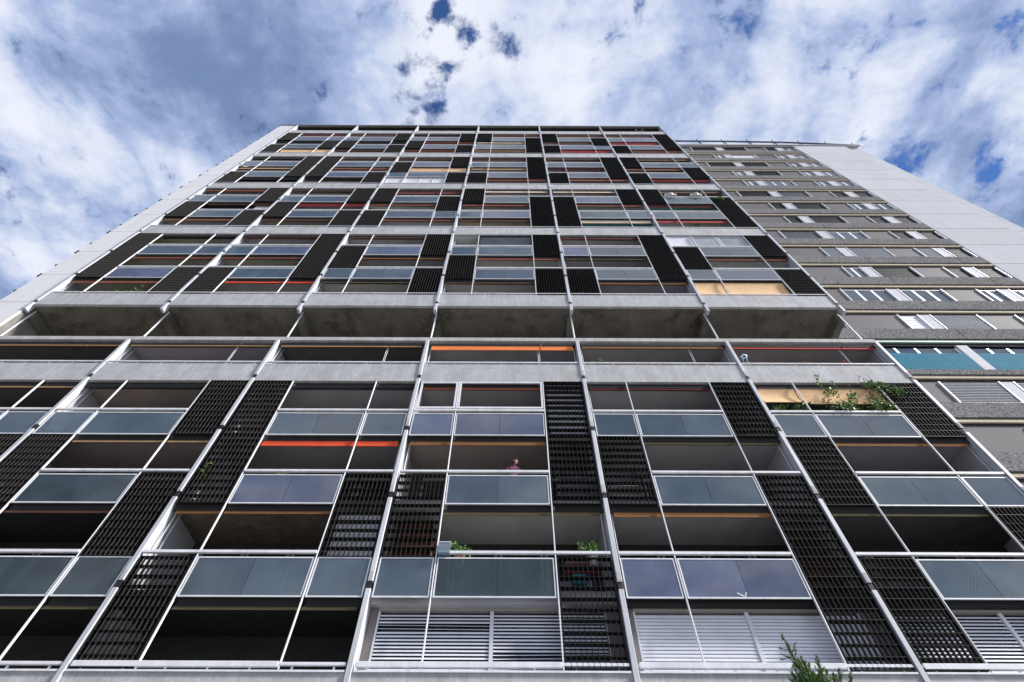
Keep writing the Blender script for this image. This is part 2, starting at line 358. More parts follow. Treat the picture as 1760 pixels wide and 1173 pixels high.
def screen(b_, slot, z0, z1, fine_parts):
    f0, f1 = SLOT[slot]; x0 = bx(b_+f0)+(.115 if f0 == 0 else .05); x1 = bx(b_+f1)-(.115 if f1 == 1 else .05)
    wdt, h = x1-x0, z1-z0; hx = wdt/2; n = max(3, round(h/.275)); p = h/n; nv = 11
    key = ('scr', round(wdt, 2), round(h, 2), fine_parts)
    if key not in MESH:
        m = MB()
        for x in (-hx, hx-.02): m.box(x, x+.02, -.03, .09, 0, h)
        for j in range(1, nv):
            x = -hx+wdt*j/nv; m.box(x-.0045, x+.0045, -.036, .05, .006, h-.006, 1)
        m.box(-hx+.02, hx-.02, -.03, .09, 0, .02)
        if not fine_parts:
            for j in range(1, n+1): zz = p*j-(.012 if j == n else 0); m.box(-hx+.02, hx-.02, -.026, .13, zz-.006, zz+.006)
        MESH[key] = m.mesh('screen', [M_SCR(), M_BAR()])
        s = MB(); s.box(-hx+.021, hx-.021, -.033, .135, -.006, .006); MESH[key+('s',)] = s.mesh('slat', M_SCR())
    o = link('screen', MESH[key], ((x0+x1)/2, 0, z0), T)
    if fine_parts:
        for j in range(1, n+1):
            sl = link('slat', MESH[key+('s',)], ((x0+x1)/2, 0, z0+p*j-(.012 if j == n else 0)+random.uniform(-.006, .006)), o); SLATS[0] += 1; sl.rotation_euler = (math.radians(random.gauss(0, 4)), math.radians(random.gauss(0, .15)), 0)
    return o

AWN = {}
def A(k, row):
    for b_, t in enumerate(row.split()):
        if t == '-': continue
        c, d = t.split(':'); AWN[(b_, k)] = (c, float(d))
A(-2, 'tan:.05 tan:.05 tan:.06 orange:.26 ochre:.11 red:.11'); A(-3, 'tan:.05 black:.05 black:.05 rust:.09 dred:.06 peach:.80'); A(-4, 'black:.05 tan:.06 fire:.20 ochre:.14 olive:.07 ochre:.11')
A(-5, 'black:.05 brown:.06 ochre:.07 olive:.10 ochre:.13 olive:.07'); A(-6, '- olive:.06 olive:.06 - - -')
A(0, 'rust:.20 fire:.16 olive:.10 brown:.12 ochre:.14 peach:1.40'); A(1, 'rust:.16 rust:.14 ochre:.12 rust:.18 olive:.12 rust:.14'); A(2, 'black:.05 dred:.08 brown:.10 - dred:.14 -')
A(3, 'ochre:.22 brown:.18 rust:.18 brown:.20 cream:.40 red:.30'); A(4, 'brown:.10 red:.35 rust:.20 rust:.22 rust:.22 dred:.35'); A(5, 'rust:.20 olive:.12 dred:.6 cream:.25 cream:.22 brown:.25')
A(6, 'black:.2 black:.1 - rust:.4 rust:.3 red:.35'); A(7, 'tan:.3 rust:.3 peach:.75 tan:.3 dred:.35 rust:.3'); A(8, 'black:.2 brown:.2 brown:.2 dred:.5 brown:.2 brown:.3')
A(9, 'peach:1.15 brown:.4 rust:.4 tan:.35 red:.6 rust:.5'); A(10, 'black:.4 black:.4 rust:.4 cream:.3 brown:.3 red:.6'); A(11, 'dred:.8 brown:.3 black:.5 rust:.4 rust:.4 brown:.5')
def awning(b_, k, slots):
    if (b_, k) not in AWN: return
    c, d = AWN[(b_, k)]; runs = [s for s in ('L', 'M', 'R') if s in slots] if k != -2 else ['LM', 'R']
    zt = Z(k+1-.142) if k != -2 else Z(-1.165)
    for s in runs:
        xa, xb = bx(b_+SLOT[s][0])+.1, bx(b_+SLOT[s][1])-(.1 if SLOT[s][1] == 1 else 0)
        strip_box = (xa, xb, .075, .135, zt-.10, zt+.10 if k != -2 else zt+.02)
        f0, f1 = SLOT[s]; x0 = bx(b_+f0)+(.2 if f0 == 0 else .02); x1 = bx(b_+f1)-(.2 if f1 == 1 else .02)
        dd = d*(.9 if (s == 'L' and c == 'peach' and k == -3) else 1)
        m = MB()
        if dd > .3:   # fabric let down, gently bellied
            n = 8; n0 = len(m.v)
            for q in range(n+1):
                t = q/n; y = .09+.05*math.sin(t*math.pi)
                for yy in (y, y+.004): m.v += [(x0, yy, zt-.10-dd*t), (x1, yy, zt-.10-dd*t)]
            for q in range(n):
                a = n0+q*4
                m.f += [(a, a+1, a+5, a+4), (a+2, a+6, a+7, a+3)]; m.mi += [0, 0]
        else:
            m.box(x0, x1, .09, .095, zt-.10-dd, zt-.10)
        o = m.build('awning', fab(c), T)
        box('shade_strip', *strip_box, fab('black'), o)  # added black strip, paints shade over the slab face above the awning
        t = MB(); t.tube((x0, .2, zt-.055), (x1, .2, zt-.055), .05, n=10); t.build('roller', fab('brown' if c not in ('black',) else 'black'), o)
        box('drop_bar', x0, x1, .078, .105, zt-.125-dd, zt-.10-dd, fab(c), o)

for gk, G in GRP.items():
    keys = G['keys']; low = gk == -3
    ztop = Z(keys[0][1]+1-.125) if not low else Z(-2.09)
    zbot = Z(keys[-1][1]+.30)
    for b_ in range(6):
        for f in (.25, .75):
            x = bx(b_+f); box('mullion', x-.016, x+.016, -.03, .03, zbot, ztop, M_ALU(), T, .004)
        for slot in 'LR':
            st = G[slot][b_]; run = None
            for (t, k), c in list(zip(keys, st))+[((None, None), 'x')]:
                if c == 's':
                    z0, z1 = cell_z(t, k)
                    if t == 'O' and k in (2, 5, 8, 11, -3): z1 = Z(k+1-.09)
                    if t == 'O' and k in (0, 3, 6, 9, -6): z0 = Z(k+.305)
                    run = [z0, z1] if run is None else [z0, run[1]]
                elif run is not None:
                    screen(b_, slot, run[0], run[1], low); run = None
                if c == 'g': balustrade(b_, slot, k, M_PANES() if (low and (b_, k) in ((4, -5), (3, -3))) else None)
        for i, (t, k) in enumerate(keys):
            if t == 'B':
                pm = None
                if (b_, k) in ((4, -5), (3, -3), (2, -4), (1, 2), (2, 2)): pm = M_PANES()
                if (b_, k) == (3, -5): pm = M_PANEC()
                balustrade(b_, 'M', k, pm)
                # handrail across the open slots
                op = ['M']+[s for s in 'LR' if G[s][b_][i-1] == 'o']
                f0 = 0.0 if 'L' in op else .25; f1 = 1.0 if 'R' in op else .75
                box('handrail', bx(b_+f0)+(.10 if f0 == 0 else .03), bx(b_+f1)-(.10 if f1 == 1 else .03), -.045, .035, Z(k+.315), Z(k+.345), M_ALU(), T, .008)
            else:
                awning(b_, k, ['M']+[s for s in 'LR' if G[s][b_][i] == 'o'])
                if k == -6: box('handrail', bx(b_)+.12, bx(b_+.75)-.03, -.045, .035, Z(-6+.315), Z(-6+.358), M_ALU(), T, .008)
for b_ in range(6):
    awning(b_, -2, ['L', 'M', 'R'])
    xx = bx(b_+(.74 if b_ != 0 else .1))
    m = MB()
    for s in (-.03, .03): m.tube((xx+s, .16, Z(-2+.33)), (xx+s, .16, Z(-1.17)), .010, n=6)
    m.build('awning_guide', M_ALU(), T)
    if b_ < 6:
        for k in (-2, -3, -4, -5, 0, 1, 2):
            for xx, y in ((bx(b_)+.16, .2), (bx(b_+1)-.16, .2)):
                m = MB(); m.tube((xx, y, Z(k+.3)), (xx, y, Z(k+1-.18)), .010, n=6); m.build('awning_guide', M_ALU(), T)

# doors at the back of the lowest balconies
for k in (-4, -5):
    for b_ in range(6):
        fz = Z(k-.02)
        for j in range(4):
            x0 = bx(b_)+.45+j*1.38
            d = MB(); 
            for xx in (x0, x0+1.22): d.box(xx, xx+.08, 1.79, 1.83, fz, fz+2.2)
            d.box(x0+.08, x0+1.22, 1.79, 1.83, fz+2.1, fz+2.2); d.box(x0+.08, x0+1.22, 1.79, 1.83, fz, fz+.1)
            o = d.build('balcony_door', mat('door_frame_grey', (.34, .33, .33), .6), T)
            box('pane', x0+.08, x0+1.22, 1.80, 1.82, fz+.1, fz+2.1, M_DGLASS(), o)

# first-floor windows with outside blinds (bays 3-5)
for b_ in (3, 4, 5):
    x0, x1 = bx(b_)+.30, bx(b_+1)-.42; xm = (x0+x1)/2; z0, z1 = Z(-5.72), Z(-5.165)
    zl0, zl1 = Z(-5.165), Z(-5.115)
    box('wall_panel', bx(b_)+.08, x0-.03, .34, .44, Z(-5.74), zl1, mat('brown_grey_panel', (.19, .17, .17), .6, var=.04), T)
    box('wall_panel', x1+.03, bx(b_+1)-.08, .34, .44, Z(-5.74), zl1, mat('brown_grey_panel', (.19, .17, .17), .6), T)
    box('lintel', x0-.02, x1+.02, .33, .5, zl0+.02, zl1+.02, mat('lintel_paint', (.42, .41, .38), .7, var=.06), T)
    box('window', x0, x1, .50, .55, Z(-5.9), zl0+.02, M_DGLASS(), T)
    closed = b_ == 4
    for j, (a, c) in enumerate(((x0+.03, xm-.05), (xm+.05, x1-.03))):
        m = MB(); m.box(a-.05, a-.005, .36, .44, z0-.25, zl0+.01); m.box(c+.005, c+.05, .36, .44, z0-.25, zl0+.01)
        o = m.build('window_blind', M_ALU(), T)
        n = 21; pitch = (zl0-.07-(z0-.25))/n
        ang = math.radians(74 if closed else 60)
        s = MB(); wv = .068 if not closed else .096
        for q in range(5):
            t = q/4-.5; cy = t*wv*math.cos(ang); cz = t*wv*math.sin(ang); bow = .010*(1-4*t*t)
            s.v += [(-(c-a)/2, cy-bow*math.sin(ang), cz+bow*math.cos(ang)), ((c-a)/2, cy-bow*math.sin(ang), cz+bow*math.cos(ang))]
        for q in range(4): s.f.append((q*2, q*2+1, q*2+3, q*2+2)); s.mi.append(0)
        me = s.mesh('slat', mat('blind_slat', (.88, .89, .94), .35, metal=.0, var=.04))
        for q in range(n):
            sl = link('slat', me, ((a+c)/2, .40, zl0-.09-q*pitch), o)
            if not closed and (b_, j) == (3, 0) and q in (3, 4): sl.rotation_euler = (math.radians(-30), math.radians(.4), 0)
            if (b_, j) == (3, 1) and q in (11, 12): sl.rotation_euler = (math.radians(-26), math.radians(-.5), 0)

# glazed-in balconies
def glazed(b_, k, xs, z0, z1, fm, pm, name='window', y=.02):
    for a, c in zip(xs[:-1], xs[1:]):
        x0, x1 = bx(b_+a)+.035, bx(b_+c)-.035; m = MB(); fwid = .07
        m.box(x0, x1, y, y+.06, z0, z0+fwid); m.box(x0, x1, y, y+.06, z1-fwid, z1); m.box(x0, x0+fwid, y, y+.06, z0+fwid, z1-fwid); m.box(x1-fwid, x1, y, y+.06, z0+fwid, z1-fwid)
        o = m.build(name, fm, T)
        if pm: box('pane', x0+fwid, x1-fwid, y+.02, y+.03, z0+fwid, z1-fwid, pm, o)
glazed(3, -3, (.018, .25, .75), Z(-2.63), Z(-2.10), M_ALU(), None, y=-.03)
PW = glass('bright_window_glass', (.34, .38, .42), .05, rough=.04, ior=1.6)
glazed(5, 2, (.02, .25), Z(2.35), Z(2.90), M_ALU(), mat('white_roller_blind', (.72, .73, .78), .7), y=.07)
glazed(5, 2, (.25, .5, .75), Z(2.35), Z(2.90), M_ALU(), PW, y=.07)
glazed(2, 6, (.02, .25, .42, .58, .75), Z(6.36), Z(6.9), M_ALU(), mat('white_roller_blind', (.72, .73, .78), .7), y=.07)
glazed(3, 2, (.25, .75), Z(2.35), Z(2.9), M_SCR(), glass('plastic_sheet', (.10, .11, .11), .55, rough=.2), y=.07)
# pale curtains behind some screens
CUR = mat('pale_curtain', (.85, .85, .87), .9, var=.10, scale=3)
for b_, slot, k in ((3, 'R', -3), (2, 'R', -5), (0, 'R', 4), (3, 'R', 0), (3, 'L', 11)):
    f0, f1 = SLOT[slot]; x0, x1 = bx(b_+f0)+.15, bx(b_+f1)-.15; m = MB(); n = 28; z0, z1 = Z(k+.0), Z(k+.84)
    for q in range(n+1):
        xx = x0+(x1-x0)*q/n; y = .26+.04*math.sin(q*1.9); m.v += [(xx, y, z0), (xx, y, z1)]
    for q in range(n): m.f.append((2*q, 2*q+2, 2*q+3, 2*q+1)); m.mi.append(0)
    m.build('curtain', CUR, T)

# white end cladding on the left
for k in range(-8, 13):
    z1 = Z(k+1.0)-.012 if k < 12 else Z(13.05)-.005
    box('cladding_panel', -1.78, -.10, .0, .10, max(.1, Z(k)+.012), z1, M_CLAD(), T, .008)
    m = MB(); m.box(-1.88, -1.785, -.02, .10, Z(k+.92), Z(k+1.03)); m.box(-1.87, -1.785, -.01, .09, Z(k+.37), Z(k+.42)); m.build('bracket', M_BLK(), T)
    m = MB(); m.tube((-1.83, .05, Z(k+.03)), (-1.83, .05, Z(k+.37)), .018, n=6); m.build('guard_rod', M_PIL(), T)
box('cladding_backing', -1.76, -.09, .102, 2.24, 0, Z(13.04), M_SLAB(), T)
m = MB(); m.tube((37.45, .3, Z(13.13)), (37.45, .3, Z(13.42)), .03); m.tube((37.45, .3, Z(13.34)), (37.2, .3, Z(13.34)), .02); m.build('antenna', M_BLK(), T)

# ------------------------------------------------------------------ wing
wing = empty('apartment_wing', (48.5, 8, 0), 'grey panelled apartment wing with pebbled bands and blank white end wall', 'building')
WY = 1.8
M_PEB = mat('pebble_concrete', (.245, .237, .232), .95, spec=.0, var=.10, scale=1.2, fine=.6, fscale=15, bump=.6)
M_GPAN = mat('taupe_wall_panel', (.18, .168, .173), .6, var=.05, scale=.8, rnd=.06, spec=.03)
M_CRM = mat('cream_strip', (.62, .54, .40), .7, var=.05, spec=.05)
M_GRN = mat('mint_strip', (.38, .55, .45), .6, var=.05)
M_PIER = mat('pier_paint', (.58, .58, .62), .7, var=.06, streak=.08, spec=.12)
M_NAVY = mat('dark_shutter', (.013, .017, .025), .6, var=.1, spec=.04)
M_GREY = mat('grey_shutter', (.10, .108, .125), .7, var=.05, spec=.04)
M_WHTB = mat('white_roller_blind', (.72, .73, .78), .7)
M_WGL = glass('wing_window_glass', (.05, .08, .12), .0, rough=.03, ior=1.6)
M_LOUV = mat('louvre_slat', (.44, .47, .52), .6, var=.05, spec=.15)
M_BLUE = mat('blue_corrugated', (.03, .25, .37), .7, var=.08, spec=.05)
X0, X1, XE, XF = bx(6)+.1, 52.1, 57.62, 59.15
m = MB(); m.box(X0, XE, WY+.35, 14, 0, Z(12.97)); m.build('core', M_SLAB(), wing)
ROWS = {12: ('d', 'd', 'd', 'w'), 11: ('w', 'l', 'w', 'w'), 10: ('d', 'd', 'w', 'w'), 9: ('w', 'd', 'w', 'w'), 8: ('w', 'w', 'w', 'w'), 7: ('d', 'g', 'd', 'd'), 6: ('d', 'd', 'w', 'w'), 5: ('d', 'd', 'd', 'd'), 4: ('g', 'w', 'd', 'd'), 3: ('v', 'v', 'v', 'd'), 2: ('w', 'd', 'd', 'd'), 1: ('w', 'w', 'w', 'w'), 0: ('l', 'v', 'd', 'w'), -2: ('v', 'v', 'd', 'd'), -3: ('v', 'v', 'v', 'd'), -4: ('v', 'v', 'd', 'd'), -5: ('d', 'v', 'd', 'd'), -6: ('d', 'd', 'd', 'd'), -7: ('d', 'd', 'd', 'd')}
def wing_window(x0, x1, z0, z1, kind, npan):
    y = WY+.09; fwid = .055; m = MB()
    m.box(x0, x0+fwid, y-.08, y+.05, z0, z1); m.box(x1-fwid, x1, y-.08, y+.05, z0, z1); m.box(x0+fwid, x1-fwid, y-.08, y+.05, z0, z0+.035)
    if kind == 'w':
        m.box(x0+fwid, x1-fwid, y, y+.05, z1-.07, z1)
        for j in range(1, npan):
            xx = x0+(x1-x0)*j/npan; m.box(xx-.075, xx+.075, y, y+.05, z0+.035, z1-.07)
    o = m.build('window', M_ALU(), wing); xa, xb = x0+fwid, x1-fwid
    if kind == 'w':
        for j in range(npan):
            a = x0+(x1-x0)*j/npan+(.055 if j == 0 else .075); c = x0+(x1-x0)*(j+1)/npan-(.055 if j == npan-1 else .075)
            box('pane', a, c, y+.02, y+.03, z0+.035, z1-.07, M_WGL, o)
    elif kind in 'dgl':
        m2 = MB(); n = 12
        for j in range(n):
            h = (z1-z0-.04)/n; zz = z0+.037+j*h; m2.box(xa+.002, xb-.002, y+.005+(.006 if j % 2 else 0), y+.03, zz, zz+h-.004)
        m2.build('shutter', {'d': M_NAVY, 'g': M_GREY, 'l': M_WHTB}[kind], o)
    elif kind == 'v':
        box('pane', xa, xb, y+.03, y+.04, z0+.036, z1, M_NAVY, o); n = 13; h = (z1-z0-.05)/n
        key = ('lv', round(xb-xa, 3))
        if key not in MESH: s = MB(); w_ = (xb-xa)/2-.004; s.box(-w_, w_, -.04, .02, -.011, .011); MESH[key] = s.mesh('slat', M_LOUV)
        for j in range(n): link('slat', MESH[key], ((xa+xb)/2, y-.01, z0+.06+j*h), o)
for k in range(-7, 13):
    zb0, zb1 = Z(k-.08), Z(k+.245)
    if k == -1: zb0, zb1 = Z(-1.085), Z(-.955)
    # pebbled bands, split where the cast panels meet
    for a, c in ((X0, bx(7)+.55), (bx(7)+.57, 50.4), (50.42, X1)):
        box('concrete_band', a, c, WY-.05, WY+.3, zb0, zb1, M_PEB, wing, .012)
    box('blind_box', X0, X1+.06, WY+.0, WY+.08, Z(k-.162), Z(k-.108), M_GRN if k == 0 else M_CRM, wing)
    box('shadow_strip', X0, X1-.02, WY+.083, WY+.36, Z(k-.238), Z(k-.082), M_BLK(), wing)  # solid black box paints in the shadow gap around the blind box
    z0, z1 = Z(k+.255), Z(k+.76)
    for xp in (bx(7), bx(8)): box('pier', xp-.30, xp+.24, WY+.03, WY+.30, z0 if k != -1 else Z(-.953), z1, M_PIER, wing, .01)
    if k == -1:
        for a, c in ((X0, bx(7)-.31), (bx(7)+.25, bx(8)-.31), (bx(8)+.25, X1)):
            m = MB(); n = int((c-a)/.125); p_ = (c-a)/n
            for q in range(n): m.box(a+q*p_+.02, a+(q+1)*p_-.02, WY+.04, WY+.10, Z(-.953), Z(-.47))
            m.box(a, c, WY+.11, WY+.13, Z(-.953), Z(-.48), 1)
            m.build('corrugated_panel', [M_BLUE, M_NAVY], wing)
            nn = max(1, round((c-a)/.95))
            for q in range(nn):
                xa = a+(c-a)*q/nn; xb = a+(c-a)*(q+1)/nn
                w_ = box('window', xb-.13, xb, WY+.1, WY+.16, Z(-.47), Z(-.30), M_ALU(), wing); box('pane', xa, xb-.13, WY+.13, WY+.14, Z(-.47), Z(-.30), M_WGL, w_)
        continue
    wide = k % 3 == 1 or k == 12
    w1 = 41.05 if wide else 42.6
    box('wall_panel', X0, 38.15, WY+.08, WY+.14, z0, z1, M_GPAN, wing)
    box('wall_panel', 39.55, w1-.02, WY+.08, WY+.14, z0, z1, M_GPAN, wing)
    box('wall_panel', 46.85, 48.75, WY+.08, WY+.14, z0, z1, M_GPAN, wing)
    r = ROWS[k]
    wing_window(38.2, 39.5, z0, z1, 'w' if k % 2 == 0 else 'd', 2)
    wing_window(w1, bx(7)-.34, z0, z1, r[0], 3 if wide else 2)
    wing_window(bx(7)+.26, 46.83, z0, z1, r[1], 3)
    wing_window(48.78, bx(8)-.34, z0, z1, r[2], 2)
    wing_window(bx(8)+.26, X1-.06, z0, z1, r[3], 2)
box('concrete_band', X0, X1, WY-.05, WY+.3, Z(12.80), Z(12.93), M_PEB, wing, .012)
# blank white end wall, one cladding panel a storey
M_WEND = mat('white_end_wall', (.68, .685, .695), .6, var=.04, scale=.5, streak=.06, rnd=.03, spec=.0)
for k in range(-8, 13):
    zb = max(.05, Z(k-.075)+.02); zt = Z(k+1-.075)-.02 if k < 12 else Z(12.98)
    box('cladding_panel', X1+.03, XE-.01, WY-.02, WY+.34, zb, zt, M_WEND, wing, .01)
    zb = max(.05, Z(k-.085)+.015); zt = Z(k+1-.085)-.015 if k < 12 else Z(12.96)
    box('cladding_panel', XE+.01, XF, WY+.17, 3.4, zb, zt, M_WEND, wing, .01)
box('core', XE+.02, XF-.03, WY+.2, 13, 0, Z(12.94), M_SLAB(), wing)
box('roof_edge', X0, XF+.05, WY-.12, 14, Z(12.985), Z(13.03), M_PIER, wing)
m = MB()
PTS = [(X0+.3, 13.74), (46, 13.70), (52, 13.58), (56, 13.36), (XF+.3, 13.16)]
def pz(xx):
    for (a, za), (c, zc) in zip(PTS[:-1], PTS[1:]):
        if a <= xx <= c: return za+(zc-za)*(xx-a)/(c-a)
    return PTS[-1][1]
for dz in (0, -.14):
    for (a, za), (c, zc) in zip(PTS[:-1], PTS[1:]): m.tube((a, 1.8, Z(za+dz)), (c, 1.8, Z(zc+dz)), .045, n=8)
for j in range(8):
    xx = X0+2.2+j*2.7; m.tube((xx, 1.85, Z(13.02)), (xx, 1.85, Z(pz(xx)+.04)), .05, n=6); m.tube((xx-.3, 1.6, Z(pz(xx)+.02)), (xx+.25, 2.2, Z(pz(xx)+.06)), .035, n=6)
m.build('roof_rail', M_GREY, wing)

# ------------------------------------------------------------------ plants
M_LEAF = [mat('leaf_green', (.085, .185, .035), .55, var=.3, scale=9, rnd=.1), mat('leaf_dark', (.05, .13, .025), .55, var=.3, scale=9), mat('leaf_light', (.16, .27, .06), .5, var=.25, scale=9)]
M_STEM = mat('stem_bark', (.10, .075, .045), .9); M_POT = mat('clay_pot', (.42, .22, .15), .8); M_WPOT = mat('white_planter', (.62, .62, .6), .6)
def rv(): 
    while True:
        v_ = Vector((random.uniform(-1, 1), random.uniform(-1, 1), random.uniform(-1, 1)))
        if .05 < v_.length < 1: return v_
def plant(label, x, y, z, r, h, n, size, pot=None, flowers=None, name='potted_plant', group=None, cat='plant'):
    root = empty(name, (x, y, z), label, cat, group); m = MB()
    if pot:
        p = MB(); 
        for (r0, r1, a, c) in ((.11, .15, 0, .24), (.16, .16, .24, .28)): p.tube((x, y, z+a), (x, y, z+c), r0, r1, n=14)
        p.build('pot', pot, root)
    base = z+(.26 if pot else 0); st = MB()
    for j in range(max(7, n//11)):
        e = Vector((x+random.uniform(-r, r), y+random.uniform(-r, r)*.6, base+h*random.uniform(.5, 1))); st.tube((x+random.uniform(-.05, .05), y, base-.02), e, .008, .004, n=5)
        for q in range(44):
            t = random.uniform(.25, 1.05); c = Vector((x, y, base)).lerp(e, t)+rv()*r*.28
            m.leaf(c, rv()+Vector((0, 0, .3)), rv(), size*random.uniform(.6, 1.2), size*.55, random.choice((0, 0, 1, 2)))
    st.build('stems', M_STEM, root); m.build('foliage', M_LEAF, root)
    if flowers:
        f = MB()
        for j in range(16):
            c = Vector((x, y, base+h*.85))+Vector((random.uniform(-r, r), random.uniform(-r, r)*.6, random.uniform(-.08, .1)))
            for q in range(5): f.leaf(c, Vector((math.cos(q*1.257), math.sin(q*1.257), .35)), (0, 0, 1), .05, .045)
        f.build('blossom', mat('pink_petal', (.75, .05, .16), .6), root)
    return root
FL = lambda k: Z(k-.02)
RT = lambda k: Z(k+.345)-1e-3
# bushy plants on the peach awning balcony
plant('low leafy green plant at the left corner of the peach awning balcony', 32.15, .30, FL(-3), .30, 1.30, 220, .13, M_POT, group=None)
plant('pale broad leaved plant beside the low leafy one under the peach awning', 32.95, .30, FL(-3), .28, 1.25, 170, .18, M_WPOT)
def climber():
    x, y, z = 35.2, .40, FL(-3); root = empty('climbing_plant', (x, y, z), 'tall rambling green climber growing up across the peach awning', 'plant'); m = MB(); st = MB(); p = MB()
    p.box(x-1.2, x+1.2, y-.15, y+.15, z, z+.32); p.build('planter_box', M_WPOT, root)
    for j in range(26):
        xb = x+random.uniform(-1.1, 1.1); side = 1 if random.random() < .6 else -1
        hh = random.uniform(1.1, 1.75) if random.random() < .45 else random.uniform(2.0, 2.55)
        xe = xb+random.uniform(-.35, .45); ye = -.12+random.uniform(-.15, .1) if hh > 1.8 else random.uniform(-.05, .25)
        prev = Vector((xb, y, z+.3)); n = 9
        for q in range(1, n+1):
            t = q/n; c = Vector((xb+(xe-xb)*t+random.uniform(-.06, .06), y+(ye-y)*t, z+.3+hh*t)); st.tube(prev, c, .007, n=5)
            dens = 6 if t < .5 else (2 if random.random() < .75 else 9)
            for w_ in range(dens): m.leaf(prev.lerp(c, random.random())+rv()*.08, rv()+Vector((0, 0, -.2)), rv(), random.uniform(.07, .15), .065, random.choice((0, 2, 2)))
            prev = c
    for cx, cz, n, r in ((34.25, 2.05, 60, .22), (36.2, 2.3, 170, .42), (36.75, 2.0, 110, .32), (34.9, 1.75, 60, .22), (35.7, 1.3, 160, .5), (34.4, 1.25, 120, .35)):
        for w_ in range(n): 
            q = rv(); m.leaf((cx+q.x*r, -.02+q.y*.18, z+cz+q.z*r*.75), rv(), rv(), random.uniform(.07, .15), .065, random.choice((0, 2, 2)))
    st.build('stems', M_STEM, root); m.build('foliage', M_LEAF, root)
climber()
plant('leafy plant poking through the dark screen left of the bright red awning', 12.95, .16, FL(-4)+.6, .28, .65, 120, .13, None)
plant('green potted plant at the left end of the open balcony rail', 21.05, .16, Z(-4.67)-.30, .26, .30, 150, .10, M_POT)
plant('green potted plant at the right end of the open balcony rail', 24.62, .18, Z(-4.67)-.27, .32, .32, 180, .11, M_WPOT)
plant('thin green plant on the upper parapet balcony with ochre awning', 25.92, .30, FL(-2), .24, 1.62, 90, .10, M_POT)
plant('small plant at the left end of the bright red awning balcony', 15.2, .25, FL(-4), .2, 1.15, 80, .12, M_POT)
for i, x in enumerate((32.9, 34.5, 35.95)):
    plant(['pink flowers over the parapet above the peach awning, nearest the football', 'small pink flowers midway along the parapet above the peach awning', 'largest pink flowers near right end of the parapet above the peach awning'][i], x, .31, FL(-2), (.15, .13, .26)[i], 1.28, 66, .09, M_WPOT, True, name='flower_pot', cat='flowers', group='flowers on the parapet above the peach awning')
for i, x in enumerate((2.9, 3.7)):
    plant(['trailing plant on left part of the leftmost upper parapet', 'trailing plant on right part of the leftmost upper parapet'][i], x, .31, FL(0), .35, 1.55, 130, .11, M_WPOT)
plant('bushy plant poking through the screen at the tower right edge', 36.95, .0, Z(5.02), .42, .55, 110, .16, None, name='trailing_plant')
plant('small yellow green plant above the fourth concrete parapet from the top, rightmost bay', 34.3, .31, FL(3), .24, 1.75, 80, .15, M_WPOT)
plant('green shrub on roof terrace at right end of tower', 35.6, .33, Z(12.0), .5, 1.75, 130, .2, M_POT)
plant('yellow green plant in a balcony right under the second concrete parapet from the top', 25.9, .31, FL(8), .3, 1.8, 90, .16, M_POT)

# conifer in front of the facade, bottom right
def conifer():
    x, y = 28.25, -1.5; top = 6.72; root = empty('conifer_tree', (x, y, 0), 'young feathery conifer rising in front of the closed blinds', 'tree'); tr = MB(); m = MB()
    tr.tube((x, y, 0), (x, y, 4.2), .09, .05, n=9); tr.tube((x, y, 4.2), (x-.05, y, 6.0), .05, .02, n=8)
    br = [(Vector((x-.04, y, 4.9)), Vector((x-.26, y+.02, top)))]
    for (dx, zt) in ((-.02, 6.33), (.14, 6.22), (.42, 5.98), (.60, 5.80), (-.42, 5.75), (.28, 5.9), (-.30, 6.1), (.72, 5.45), (-.6, 5.45), (.05, 5.95), (.5, 5.6), (-.1, 6.05), (-.5, 5.9), (.36, 6.1), (.66, 5.95), (-.2, 5.7), (.2, 5.6), (-.38, 5.5), (.8, 5.7)):
        br.append((Vector((x+dx*.2, y+random.uniform(-.1, .1), zt-1.2)), Vector((x+dx, y+random.uniform(-.25, .25), zt))))
    for j in range(26):
        a = random.uniform(0, 6.28); r = random.uniform(.1, .75); zt = 6.15-r*.75+random.uniform(-.35, .2)
        br.append((Vector((x+math.cos(a)*r*.3, y+math.sin(a)*r*.3, zt-.8)), Vector((x+math.cos(a)*r, y+math.sin(a)*r*.7, zt))))
    for j in range(46):
        zt = random.uniform(2.2, 5.4); a = random.uniform(0, 6.28); r = random.uniform(.5, 1.0)*(1.25-(zt-2)/5)
        br.append((Vector((x, y, zt-.35)), Vector((x+math.cos(a)*r, y+math.sin(a)*r, zt+.3))))
    for a, c in br:
        tr.tube(a, c, .014, .004, n=5); ln = (c-a).length; n = int(ln*190)
        for q in range(n):
            t = random.uniform(.2, 1.0); p = a.lerp(c, t); d = (c-a).normalized()*.9+rv()*.75
            m.leaf(p, d, rv(), random.uniform(.05, .11), .016, random.choice((0, 1, 1)))
        for s in range(int(ln*12)):
            p = a.lerp(c, random.uniform(.3, .85)); e = p+((c-a).normalized()*.6+rv()*.7).normalized()*random.uniform(.10, .24); tr.tube(p, e, .005, .003, n=4)
            for q in range(30):
                m.leaf(p.lerp(e, random.uniform(.1, 1)), (e-p).normalized()*.9+rv()*.7, rv(), random.uniform(.05, .10), .012, random.choice((0, 1, 2)))
    tr.build('trunk', M_STEM, root); m.build('crown', M_LEAF, root)
conifer()

